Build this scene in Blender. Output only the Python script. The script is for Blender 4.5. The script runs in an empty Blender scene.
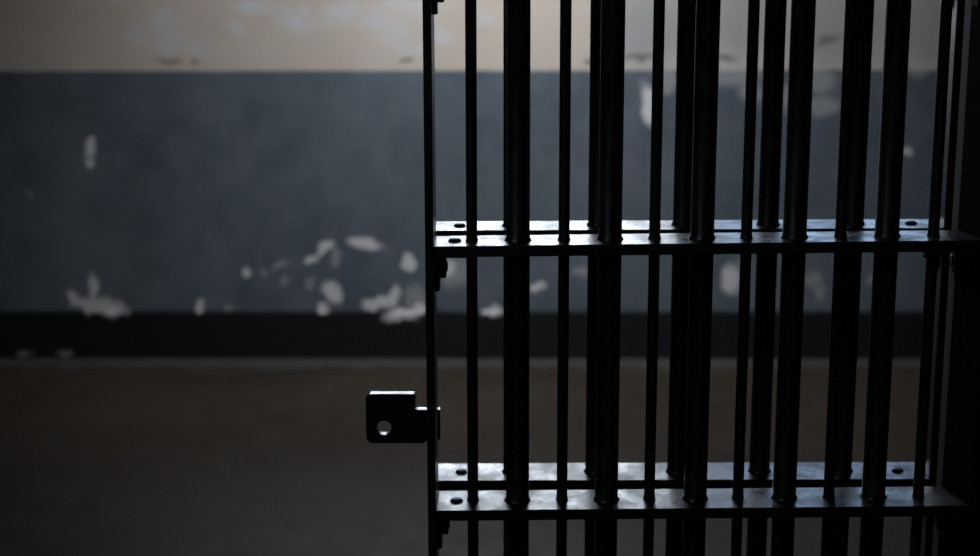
import bpy, bmesh, math, random
from mathutils import Vector, Matrix
random.seed(7)
S = bpy.context.scene
COL = S.collection

# ---------------------------------------------------------------- camera
EYE, DIST, FPX = 1.60, 2.0245, 1506.3
cam_d = bpy.data.cameras.new('camera'); cam = bpy.data.objects.new('camera', cam_d); COL.objects.link(cam)
cam_d.sensor_width = 36.0
cam_d.lens = FPX * 36.0 / 980.0
cam_d.clip_start = 0.05
psi, th, rho = 0.01067, 0.20291, 0.00201
fwd = Vector((-math.sin(psi) * math.cos(th), math.cos(psi) * math.cos(th), -math.sin(th)))
rt0 = Vector((math.cos(psi), math.sin(psi), 0)); up0 = rt0.cross(fwd)
rt = rt0 * math.cos(rho) - up0 * math.sin(rho)
up = rt.cross(fwd)
m = Matrix((rt, up, -fwd)).transposed().to_4x4()
m.translation = Vector((-0.01709, -DIST, EYE))
cam.matrix_world = m
cam_d.dof.use_dof = True
cam_d.dof.focus_distance = 2.10
cam_d.dof.aperture_fstop = 3.4
S.camera = cam

# ---------------------------------------------------------------- world, lights, exposure
w = bpy.data.worlds.new('world'); S.world = w; w.use_nodes = True
w.node_tree.nodes['Background'].inputs[0].default_value = (0.55, 0.7, 1, 1)
w.node_tree.nodes['Background'].inputs[1].default_value = 0.0
S.view_settings.view_transform = 'Standard'; S.view_settings.look = 'None'
S.view_settings.gamma = 1.0; S.view_settings.use_curve_mapping = False
S.view_settings.exposure = 0.0

YW, CEIL = 4.09, 3.60           # far wall, ceiling height
def area(name, loc, rot, sx, sy, power, col):
    l = bpy.data.lights.new(name, 'AREA'); l.shape = 'RECTANGLE'; l.size = sx; l.size_y = sy
    l.energy = power; l.color = col
    o = bpy.data.objects.new(name, l); COL.objects.link(o); o.location = loc; o.rotation_euler = rot
    return o
def aim(o, target):
    o.rotation_euler = (Vector(target) - o.location).to_track_quat('-Z', 'Y').to_euler()
SKY_X, SKY_Y, SKY_W, SKY_D = 0.08, 2.45, 1.3, 0.9
sky = area('skylight_daylight', (SKY_X, SKY_Y, CEIL + 0.12), (0, 0, 0), 1.0, 0.6, 31, (0.92, 0.96, 1.0))
aim(sky, (SKY_X, YW, 1.0))
sky.data.spread = math.radians(84)
WIN_Z, WIN_H = 2.10, 0.8
WINDOWS = ((-0.29, 1.90, 27.5, (0.80, 0.89, 1.0)), (1.33, 1.15, 4.7, (0.45, 0.66, 1.0)))   # x, width, power, daylight tint; the second is weaker and bluer
for wx, ww, wp, wc in WINDOWS:
    win = area('window_daylight', (wx, YW + 0.10, WIN_Z), (math.radians(-90), 0, 0), ww, WIN_H, wp, wc)
    win.data.spread = math.radians(120)
bar_fill = area('bar_fill_light', (-1.3, -1.9, 3.1), (0, 0, 0), 1.6, 1.6, 0.6, (0.85, 0.93, 1.0))  # added unseen fill that lifts the black bar fronts; no real fixture
aim(bar_fill, (-0.1, 0.0, 1.75))
bar_fill.data.spread = math.radians(50)

# peeled spots on the far wall: x, z, half width, half height (m), tilt (deg)
STRONG = [(-1.710,0.888,0.018,0.041,-5),(-1.718,0.826,0.012,0.021,0),(-1.714,0.222,0.113,0.034,-8),(-1.730,0.308,0.019,0.055,-3),(-1.816,0.265,0.021,0.034,20),(-1.283,0.223,0.017,0.026,0),(-1.095,0.363,0.019,0.025,-15),(-0.764,0.473,0.041,0.021,30),(-0.819,0.426,0.029,0.017,25),(-0.598,0.489,0.070,0.025,-12),(-0.735,0.282,0.033,0.055,25),(-0.774,0.214,0.025,0.021,0),(-0.417,0.405,0.025,0.038,0),(-0.549,0.236,0.062,0.026,10),(-0.482,0.265,0.025,0.047,-10),(-0.449,0.184,0.067,0.026,5),(-0.378,0.214,0.025,0.021,0),(0.562,1.060,0.032,0.081,8),(0.911,0.338,0.037,0.059,0),(0.113,0.304,0.041,0.017,10),(-0.074,0.202,0.042,0.017,0),(-0.256,0.384,0.037,0.034,-20),(1.613,0.869,0.016,0.020,0),]
FAINT = [(-1.175,0.223,0.021,0.013,0),(-1.016,0.367,0.017,0.017,0),(-0.934,0.329,0.021,0.021,0),(-0.834,0.321,0.021,0.021,0),(-0.952,0.397,0.037,0.013,15),(-0.723,0.431,0.017,0.042,-5),(-1.864,0.020,0.029,0.017,0),(-2.037,0.016,0.030,0.013,0),(-0.227,0.367,0.075,0.059,-20),(1.261,1.052,0.069,0.036,0),(1.248,1.156,0.064,0.048,0),(0.905,1.188,0.104,0.048,0),(0.976,1.108,0.056,0.040,-30),(1.639,1.203,0.044,0.036,0),(1.130,1.084,0.032,0.056,0),(0.637,1.157,0.032,0.056,0),(1.249,0.338,0.037,0.034,0),(1.285,0.283,0.025,0.030,0),(1.497,0.334,0.025,0.021,0),(0.960,0.351,0.033,0.068,-10),(0.299,0.367,0.033,0.021,0),(-0.394,0.248,0.042,0.068,0),(-1.973,0.690,0.012,0.017,0),(0.764,1.225,0.241,0.024,0),(0.523,1.221,0.104,0.016,0),]
PALE = [(-1.508,1.339,0.040,0.036,0),(-1.340,1.303,0.081,0.048,-8),(-1.393,1.391,0.048,0.040,0),(-1.236,1.275,0.040,0.016,0),(-1.566,1.470,0.036,0.016,0),(-0.501,1.373,0.096,0.059,-20),(-0.394,1.278,0.060,0.028,0),(-0.673,1.429,0.072,0.055,0),(-0.842,1.398,0.080,0.051,0),(-0.420,1.452,0.128,0.039,0),(-1.104,1.359,0.036,0.028,0),(-0.112,1.404,0.048,0.032,0),(0.521,1.308,0.088,0.048,0),(-1.021,1.453,0.080,0.032,0),(-0.261,1.333,0.040,0.032,0),]
DARK = [(-1.380,1.235,0.049,0.010,0),(-1.271,1.231,0.016,0.012,0),(0.522,1.249,0.064,0.010,-2),(0.322,1.237,0.024,0.016,0),(0.852,1.240,0.064,0.012,0),(1.273,1.315,0.056,0.016,20),(-0.423,1.238,0.024,0.008,0),]
GREY = [(0.560,1.364,0.200,0.159,0),(0.939,1.403,0.152,0.166,0),(1.319,1.374,0.247,0.175,0),(1.698,1.354,0.199,0.175,0),(0.720,1.356,0.080,0.135,0),]

# ---------------------------------------------------------------- helpers
class MB:
    """collects shapes and links them as one mesh object"""
    def __init__(self): self.bm = bmesh.new()
    def box(self, a, b, bev=0.0):
        a = Vector(a); b = Vector(b)
        r = bmesh.ops.create_cube(self.bm, size=1.0)
        vs = r['verts']
        for v in vs:
            v.co = Vector(((a.x + b.x) / 2 + v.co.x * (b.x - a.x), (a.y + b.y) / 2 + v.co.y * (b.y - a.y), (a.z + b.z) / 2 + v.co.z * (b.z - a.z)))
        if bev > 0:
            es = list({e for v in vs for e in v.link_edges})
            bmesh.ops.bevel(self.bm, geom=es, offset=bev, segments=2, affect='EDGES', profile=0.5)
        return self
    def lathe(self, base, axis, prof, n=28):
        """prof: list of (height, radius) along axis from base; closed ends"""
        ax = Vector(axis).normalized(); base = Vector(base)
        t = Vector((1, 0, 0)) if abs(ax.x) < .9 else Vector((0, 1, 0))
        u = ax.cross(t).normalized(); v = ax.cross(u)
        rings = []
        for h, r in prof:
            rings.append([self.bm.verts.new(base + ax * h + (u * math.cos(2 * math.pi * i / n) + v * math.sin(2 * math.pi * i / n)) * r) for i in range(n)])
        for p, q in zip(rings, rings[1:]):
            for i in range(n):
                f = self.bm.faces.new((p[i], p[(i + 1) % n], q[(i + 1) % n], q[i])); f.smooth = True
        self.bm.faces.new(list(reversed(rings[0]))); self.bm.faces.new(rings[-1])
        return self
    def build(self, name, material, parent=None, auto=False):
        bmesh.ops.recalc_face_normals(self.bm, faces=self.bm.faces)
        me = bpy.data.meshes.new(name); self.bm.to_mesh(me); self.bm.free()
        me.materials.append(material)
        o = bpy.data.objects.new(name, me); COL.objects.link(o)
        if parent is not None: o.parent = parent
        return o

def thing(name, label, cat, loc, group=None):
    o = bpy.data.objects.new(name, None); COL.objects.link(o); o.location = loc
    o.empty_display_size = 0.1
    o['label'] = label; o['category'] = cat
    if group: o['group'] = group
    return o
def struct(o, label=None, cat=None):
    o['kind'] = 'structure'
    if label: o['label'] = label
    if cat: o['category'] = cat
    return o

# ---------------------------------------------------------------- materials
class Nodes:
    def __init__(self, name):
        self.m = bpy.data.materials.new(name); self.m.use_nodes = True
        self.t = self.m.node_tree; self.b = self.t.nodes['Principled BSDF']
        tc = self.t.nodes.new('ShaderNodeTexCoord'); self.pos = tc.outputs['Object']
    def n(self, kind, **kw):
        x = self.t.nodes.new(kind)
        for k, v in kw.items(): setattr(x, k, v)
        return x
    def link(self, a, b): self.t.links.new(a, b)
    def math(self, op, a, b=None, c=None, clamp=False):
        x = self.n('ShaderNodeMath', operation=op, use_clamp=clamp)
        for i, v in enumerate((a, b, c)):
            if v is None: continue
            if isinstance(v, (int, float)): x.inputs[i].default_value = v
            else: self.link(v, x.inputs[i])
        return x.outputs[0]
    def vmath(self, op, a, b=None):
        x = self.n('ShaderNodeVectorMath', operation=op)
        for i, v in enumerate((a, b)):
            if v is None: continue
            if isinstance(v, tuple): x.inputs[i].default_value = v
            else: self.link(v, x.inputs[i])
        return x
    def noise(self, scale, detail=4, rough=.55, vec=None, stretch=None):
        v = vec or self.pos
        if stretch: v = self.vmath('MULTIPLY', v, stretch).outputs[0]
        x = self.n('ShaderNodeTexNoise'); x.inputs['Scale'].default_value = scale
        x.inputs['Detail'].default_value = detail; x.inputs['Roughness'].default_value = rough
        self.link(v, x.inputs['Vector']); return x
    def remap(self, v, a, b, c=0., d=1., smooth=True):
        x = self.n('ShaderNodeMapRange'); x.clamp = True
        if smooth: x.interpolation_type = 'SMOOTHSTEP'
        self.link(v, x.inputs[0])
        for i, q in enumerate((a, b, c, d)): x.inputs[i + 1].default_value = q
        return x.outputs[0]
    def mix(self, fac, a, b):
        x = self.n('ShaderNodeMix', data_type='RGBA')
        if isinstance(fac, (int, float)): x.inputs[0].default_value = fac
        else: self.link(fac, x.inputs[0])
        for i, v in ((6, a), (7, b)):
            if isinstance(v, tuple): x.inputs[i].default_value = (*v, 1)
            else: self.link(v, x.inputs[i])
        return x.outputs[2]
    def bump(self, h, strength, dist):
        x = self.n('ShaderNodeBump'); x.inputs['Strength'].default_value = strength; x.inputs['Distance'].default_value = dist
        self.link(h, x.inputs['Height']); self.link(x.outputs[0], self.b.inputs['Normal'])

def steel(name, base, r0, r1):
    N = Nodes(name)
    a = N.noise(26, 5, .6); b = N.noise(140, 3, .6)
    f = N.remap(a.outputs[0], .35, .68)
    N.link(N.mix(f, base, tuple(c * 1.6 + .001 for c in base)), N.b.inputs['Base Color'])
    g = N.math('ADD', N.math('MULTIPLY', a.outputs[0], .7), N.math('MULTIPLY', b.outputs[0], .3))
    N.link(N.remap(g, .35, .65, r0, r1), N.b.inputs['Roughness'])
    N.b.inputs['IOR'].default_value = 1.5
    h = N.math('ADD', N.math('MULTIPLY', b.outputs[0], .5), a.outputs[0])
    N.bump(h, .25, .0012)
    return N.m
M_steel = steel('black_painted_steel', (.009, .0105, .0112), .26, .46)
M_bolt = steel('dark_bolt_steel', (.004, .004, .0045), .45, .6)
M_matte = steel('matte_black_steel', (.0025, .0025, .0027), .75, .9)
M_matte.node_tree.nodes['Principled BSDF'].inputs['Specular IOR Level'].default_value = .03
M_bolt.node_tree.nodes['Principled BSDF'].inputs['Specular IOR Level'].default_value = .2
M_lock = steel('black_lock_steel', (.005, .0056, .006), .25, .38)

def blob_mask(N, P, blobs, edge):
    d = None
    for (x, z, rx, rz, rot) in blobs:
        mp = N.n('ShaderNodeMapping', vector_type='TEXTURE')
        mp.inputs['Location'].default_value = (x, 0, z)
        mp.inputs['Rotation'].default_value = (0, math.radians(-rot), 0)
        mp.inputs['Scale'].default_value = (rx, 1, rz)
        N.link(P, mp.inputs['Vector'])
        l = N.vmath('LENGTH', mp.outputs[0]).outputs['Value']
        d = l if d is None else N.math('MINIMUM', d, l)
    return N.remap(d, 1 - edge, 1 + edge, 1., 0.)

def wall_paint():
    N = Nodes('two_tone_peeling_paint')
    P0 = N.vmath('MULTIPLY', N.pos, (1, 0, 1)).outputs[0]
    wn = N.noise(16, 3, .6, vec=P0)
    P = N.vmath('ADD', P0, N.vmath('MULTIPLY', N.vmath('SUBTRACT', wn.outputs['Color'], (.5, .5, .5)).outputs[0], (.075, 0, .075)).outputs[0]).outputs[0]
    sep = N.n('ShaderNodeSeparateXYZ'); N.link(N.pos, sep.inputs[0]); z = sep.outputs['Z']
    cloud = N.noise(1.5, 4, .6, vec=P0); fine = N.noise(7, 5, .65, vec=P0); specks = N.noise(34, 2, .5, vec=P0)
    c1 = N.remap(cloud.outputs[0], .32, .70); c2 = N.remap(fine.outputs[0], .4, .62)
    lower = N.mix(c1, (.068, .085, .107), (.106, .126, .152))
    blot = N.noise(3.6, 3, .5, vec=P0, stretch=(1, 1, .8))
    lower = N.mix(N.math('MULTIPLY', N.remap(blot.outputs[0], .50, .66), .45), lower, (.060, .073, .090))
    lower = N.mix(N.math('MULTIPLY', c2, .35), lower, (.135, .150, .172))
    upper = N.mix(c1, (.45, .375, .318), (.52, .452, .395))
    upper = N.mix(N.math('MULTIPLY', c2, .30), upper, (.46, .44, .42))
    upper = N.mix(N.math('MULTIPLY', N.math('MULTIPLY', blob_mask(N, P, PALE, .6), N.remap(N.noise(11, 4, .65, vec=P0).outputs[0], .36, .60, .25, 1.)), .85), upper, (.50, .50, .53))
    upper = N.mix(N.math('MULTIPLY', blob_mask(N, P, GREY, .6), .85), upper, (.27, .27, .275))
    zz = N.math('ADD', z, N.math('MULTIPLY', N.math('SUBTRACT', fine.outputs[0], .5), .006))
    line = N.remap(zz, 1.1935, 1.1975)
    col = N.mix(line, lower, upper)
    base = N.remap(zz, .199, .205)
    col = N.mix(base, (.0062, .0078, .0083), col)
    col = N.mix(N.math('MULTIPLY', blob_mask(N, P, FAINT, .5), .48), col, (.38, .38, .375))
    col = N.mix(N.math('MULTIPLY', blob_mask(N, P, DARK, .5), .7), col, (.10, .085, .075))
    sm = blob_mask(N, P, STRONG, .34)
    col = N.mix(N.math('MULTIPLY', sm, .94), col, (.56, .55, .555))
    N.link(col, N.b.inputs['Base Color'])
    N.b.inputs['Roughness'].default_value = .65; N.b.inputs['Specular IOR Level'].default_value = .25
    h = N.math('SUBTRACT', N.math('MULTIPLY', fine.outputs[0], .6), sm)
    N.bump(h, .35, .004)
    return N.m
M_wall = wall_paint()

def plain(name, col, rough=.7, var=.25, scale=3.):
    N = Nodes(name); a = N.noise(scale, 5, .6)
    N.link(N.mix(N.remap(a.outputs[0], .3, .7), tuple(c * (1 - var) for c in col), tuple(c * (1 + var) for c in col)), N.b.inputs['Base Color'])
    N.b.inputs['Roughness'].default_value = rough; N.bump(a.outputs[0], .15, .004)
    return N.m
M_cell = plain('dark_cell_paint', (.004, .004, .0045), .9)
M_side = plain('grey_blue_side_paint', (.08, .095, .115))
M_ceil = plain('dim_plaster', (.22, .22, .21))
M_frame = plain('window_frame_paint', (.05, .055, .06), .5)

def floor_mat():
    N = Nodes('worn_brown_concrete')
    a = N.noise(1.1, 5, .6); b = N.noise(9, 5, .65); c = N.noise(60, 3, .6)
    col = N.mix(N.remap(a.outputs[0], .32, .68), (.026, .0188, .0135), (.038, .0284, .0212))
    col = N.mix(N.math('MULTIPLY', N.remap(b.outputs[0], .45, .65), .4), col, (.040, .034, .028))
    col = N.mix(N.math('MULTIPLY', N.remap(c.outputs[0], .60, .72), .3), col, (.05, .047, .044))
    # an uneven, lighter grey margin along the foot of the far wall
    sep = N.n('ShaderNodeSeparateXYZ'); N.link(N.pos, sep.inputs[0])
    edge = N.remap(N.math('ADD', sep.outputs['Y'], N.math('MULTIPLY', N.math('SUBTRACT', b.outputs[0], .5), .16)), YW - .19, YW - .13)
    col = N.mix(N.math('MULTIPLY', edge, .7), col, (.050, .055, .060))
    N.link(col, N.b.inputs['Base Color'])
    N.link(N.remap(b.outputs[0], .3, .7, .48, .64), N.b.inputs['Roughness']); N.b.inputs['Specular IOR Level'].default_value = .22
    N.bump(N.math('ADD', b.outputs[0], N.math('MULTIPLY', c.outputs[0], .4)), .2, .003)
    return N.m
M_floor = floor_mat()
def daylit_glass(name, col, s):
    N = Nodes(name)
    N.b.inputs['Base Color'].default_value = (.3, .33, .36, 1); N.b.inputs['Roughness'].default_value = .4
    N.b.inputs['Emission Color'].default_value = (*col, 1); N.b.inputs['Emission Strength'].default_value = s
    return N.m

# ---------------------------------------------------------------- the setting
XL, XR, YN = -3.2, 3.2, -3.2
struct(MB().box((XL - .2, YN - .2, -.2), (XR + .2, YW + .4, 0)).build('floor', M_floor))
# far wall with two high window openings
z0, z1 = WIN_Z - WIN_H / 2, WIN_Z + WIN_H / 2
wb = MB()
wb.box((XL - .2, YW, 0), (XR + .2, YW + .2, z0)).box((XL - .2, YW, z1), (XR + .2, YW + .2, CEIL))
xs = [XL - .2]
for wx, ww, wp, wc in WINDOWS: xs += [wx - ww / 2, wx + ww / 2]
xs.append(XR + .2)
for k in range(0, len(xs), 2): wb.box((xs[k], YW, z0), (xs[k + 1], YW + .2, z1))
struct(wb.build('wall_back', M_wall))
struct(MB().box((XL, YW - .012, 0), (XR, YW, .200), .004).build('baseboard_back', M_wall))
for k, (wx, ww, wp, wc) in enumerate(WINDOWS):
    x0, x1, t = wx - ww / 2, wx + ww / 2, .05
    wf = MB()
    wf.box((x0, YW + .02, z0), (x0 + t, YW + .08, z1)).box((x1 - t, YW + .02, z0), (x1, YW + .08, z1))
    wf.box((x0 + t, YW + .02, z0), (x1 - t, YW + .08, z0 + t)).box((x0 + t, YW + .02, z1 - t), (x1 - t, YW + .08, z1))
    fr = struct(wf.build('window_%d' % (k + 1), M_frame))
    MB().box((x0, YW + .15, z0), (x1, YW + .16, z1)).build('pane', daylit_glass('daylit_glass', wc, 1.2 if k == 0 else .5), fr)
struct(MB().box((XL - .2, YN, 0), (XL, YW, CEIL)).build('wall_left', M_side))
struct(MB().box((XR, YN, 0), (XR + .2, YW, CEIL)).build('wall_right', M_side))
struct(MB().box((XL - .2, YN - .2, 0), (XR + .2, YN, CEIL)).build('wall_front', M_ceil))
# ceiling with a skylight shaft
a0, a1, b0, b1 = SKY_X - SKY_W / 2 - .05, SKY_X + SKY_W / 2 + .05, SKY_Y - SKY_D / 2 - .05, SKY_Y + SKY_D / 2 + .05
cb = MB()
cb.box((XL - .2, YN - .2, CEIL), (XR + .2, b0, CEIL + .3)).box((XL - .2, b1, CEIL), (XR + .2, YW + .2, CEIL + .3))
cb.box((XL - .2, b0, CEIL), (a0, b1, CEIL + .3)).box((a1, b0, CEIL), (XR + .2, b1, CEIL + .3))
struct(cb.build('ceiling', M_ceil))
MB().box((a0, b0, CEIL + .27), (a1, b1, CEIL + .28)).build('window_3', daylit_glass('skylight_glass', (.9, .95, 1.), 1.0))['kind'] = 'structure'
# the cell partition either side of the opening and above it
HEAD = 2.16
pb = MB()
pb.box((XL, -.02, 0), (-.95, .30, CEIL)).box((.662, -.02, 0), (XR, .30, CEIL)).box((-.95, -.02, HEAD), (.662, .30, CEIL))
struct(pb.build('wall_partition', M_cell))

# ---------------------------------------------------------------- bars
PITCH = .128
WID, THK = .0835, .0156
SP = .381
def sheared(o, k, xc):
    # a rail hangs a little out of level
    for v in o.data.vertices: v.co.z += (v.co.x - xc) * k

def bracket(parent, xs, side, yb, zrail_bottom, nut_out, mat=None):
    """angle bracket under a rail, bolted to the stile; side +1 = stile on the left"""
    s = side
    b = MB()
    b.box((min(xs, xs + s * .0065), yb, zrail_bottom - .054), (max(xs, xs + s * .0065), yb + .034, zrail_bottom), .0015)
    b.box((min(xs, xs + s * .050), yb, zrail_bottom - .0065), (max(xs, xs + s * .050), yb + .034, zrail_bottom), .0015)
    br = b.build('bracket', mat or M_steel, parent)
    n = MB()
    n.lathe((xs + s * .0065, yb + .017, zrail_bottom - .021), (s, 0, 0), [(0, .0165), (.0015, .0172), (.0075, .0172), (.009, .015)], 6)
    for f in n.bm.faces: f.smooth = False
    n.lathe((xs + s * .0155, yb + .017, zrail_bottom - .021), (s, 0, 0), [(0, .008), (nut_out, .008), (nut_out + .001, .006)], 16)
    n.build('nut', M_bolt, br)
    return br

def rail(parent, x0, x1, y0, z, tilt, bolts):
    r = MB().box((x0, y0, z - THK), (x1, y0 + WID, z), .0012).build('rail', M_steel, parent)
    xc = (x0 + x1) / 2
    sheared(r, tilt, .26)
    for bx in bolts:
        zz = z + (bx - .26) * tilt
        MB().lathe((bx, y0 + WID * .48, zz - .001), (0, 0, 1), [(0, .0092), (.002, .0092), (.0042, .0075), (.0050, .004)], 20).build('bolt', M_bolt, r)
    return r

def bar(name, parent, x, y, r, z0, z1, rails, tilt, dz=0):
    prof = [(0, r)]
    for zr in rails:
        zz = zr + (x - .26) * tilt
        prof += [(zz - THK - .005 - z0, r), (zz - THK - z0, r + .002), (zz - z0, r + r * .17), (zz + .0015 - z0, r + r * .12), (zz + .005 - z0, r)]
    prof += [(z1 - z0, r)]
    return MB().lathe((x, y, z0), (0, 0, 1), prof, 32).build(name, M_steel, parent)

# --- the sliding door in front
ZU = EYE - .36826
levels = [ZU - 3 * SP, ZU - 2 * SP, ZU - SP, ZU, ZU + SP, ZU + 2 * SP]
TF, TR = .01162, .00501
FX0, FX1 = -.1158, .6217
ST = .0117
door = thing('sliding_cell_door', 'black steel sliding cell door with alternating thick and thin bars and a lock tab', 'cell door', (.26, WID / 2, 0))
def reparent(root):
    inv = Matrix.Translation(-root.location)
    for o in root.children: o.matrix_parent_inverse = inv
MB().box((FX0 - ST, 0, .06), (FX0, WID, HEAD - .06), .0016).build('stile', M_steel, door)
rs = MB().box((FX1, 0, .06), (FX1 + .030, WID, HEAD - .06), .0016)
for v in rs.bm.verts:                                   # the closing stile's inner face is splayed towards the cell
    if v.co.x < FX1 + .01: v.co.x += .0165 * (1 - v.co.y / WID)
rs = rs.build('stile', M_matte, door); rs['label'] = 'matte black splayed closing stile'
for z in levels:
    r = rail(door, FX0, FX1 + .018, 0, z, TF, (-.088,))
    bracket(door, FX0, 1, .030, z - THK + (FX0 - .26) * TF, .001)
    bracket(door, FX1, -1, .030, z - THK + (FX1 - .26) * TF, .001, M_matte)
for k in range(5):
    bar('thick_bar', door, k * PITCH, WID / 2, .0165, .075, HEAD - .075, levels, TF)
for k, dx in enumerate((-.0004, 0, -.002, -.0025, 0, .0005)):
    bar('thin_bar', door, (k - .5) * PITCH + dx, WID / 2, .0078, .075, HEAD - .075, levels, TF)
# lock tab on the leading stile: outline in x-z with a round hole
def lock_tab():
    YL0, YL1 = WID, WID + .0165
    def arc(cx, cz, r, a0, a1, n=6): return [(cx + r * math.cos(math.radians(a0 + (a1 - a0) * i / n)), cz + r * math.sin(math.radians(a0 + (a1 - a0) * i / n))) for i in range(n + 1)]
    L, R_, B, T = -.2210, -.1490, .9190, .9940
    NT, NX = .9700, -.1130
    out = arc(L + .009, T - .009, .009, 180, 90) + arc(R_ - .002, T - .002, .002, 90, 0, 3) + [(R_, NT + .003), (R_ + .001, NT + .0006), (R_ + .0035, NT), (NX, NT), (NX, .9245), (-.130, .9245), (-.138, B)] + arc(L + .009, B + .009, .009, 270, 180)
    hx, hz, hr, n = -.1948, .9424, .0108, 28
    hole = [(hx + hr * math.cos(2 * math.pi * i / n), hz + hr * math.sin(2 * math.pi * i / n)) for i in range(n)]
    bm = bmesh.new()
    def loop(pts):
        vs = [bm.verts.new((x, YL0, z)) for x, z in pts]
        return vs, [bm.edges.new((vs[i], vs[(i + 1) % len(vs)])) for i in range(len(vs))]
    vo, eo = loop(out); vh, eh = loop(hole)
    bmesh.ops.triangle_fill(bm, use_beauty=True, use_dissolve=False, edges=eo + eh)
    faces = list(bm.faces)
    ex = bmesh.ops.extrude_face_region(bm, geom=faces)
    nv = [g for g in ex['geom'] if isinstance(g, bmesh.types.BMVert)]
    bmesh.ops.translate(bm, verts=nv, vec=(0, YL1 - YL0, 0))
    bmesh.ops.recalc_face_normals(bm, faces=bm.faces)
    es = [e for e in bm.edges if len(e.link_faces) == 2 and abs(abs(e.calc_face_angle(0)) - math.pi / 2) < .15 and abs(e.verts[0].co.y - e.verts[1].co.y) < 1e-6]
    bmesh.ops.bevel(bm, geom=es, offset=.0016, segments=2, affect='EDGES', profile=.5)
    q = MB(); q.bm.free(); q.bm = bm
    return q.build('lock_tab', M_lock, door)
lt = lock_tab()
# the hanger bar and shoe
MB().box((FX0 - ST, .02, HEAD - .06), (FX1 + ST, .0635, HEAD - .035), .002).build('hanger_bar', M_steel, door)
for hx in (.02, .48):
    h = MB().box((hx - .02, .034, HEAD - .035), (hx + .02, .050, HEAD + .0), .002).build('hanger', M_steel, door)
MB().box((FX0 - ST, .02, .0), (FX1 + ST, .0635, .06), .002).build('bottom_shoe', M_steel, door)
door['kind'] = 'thing'
reparent(door)

# --- the fixed grille behind it
G0, G1 = .18315, .18315 + WID
RX0, RX1 = -.1305, .6322
DU, DL = -.01219, -.0217
SR = SP + (DU - DL)
ZRU = ZU + DU
rlev = [ZRU - 3 * SR, ZRU - 2 * SR, ZRU - SR, ZRU, ZRU + SR, ZRU + 2 * SR]
grille = thing('fixed_bar_grille', 'black steel grille of thick round bars only, standing behind the sliding cell door', 'bar grille', (.26, (G0 + G1) / 2, 0))
for xa, xb in ((RX0 - .0062, RX0), (RX1, RX1 + ST)):
    MB().box((xa, G0, 0), (xb, G1, HEAD), .0016).build('stile', M_steel, grille)
for z in rlev:
    rail(grille, RX0, RX1, G0, z, TR, (-.0865, .594))
    bracket(grille, RX0, 1, G0 + .030, z - THK + (RX0 - .26) * TR, .001)
    bracket(grille, RX1, -1, G0 + .030, z - THK + (RX1 - .26) * TR, .012)
for k in range(5):
    bar('thick_bar', grille, k * PITCH - .005, (G0 + G1) / 2, .0157, 0.0, HEAD, rlev, TR)
grille['kind'] = 'thing'
reparent(grille)
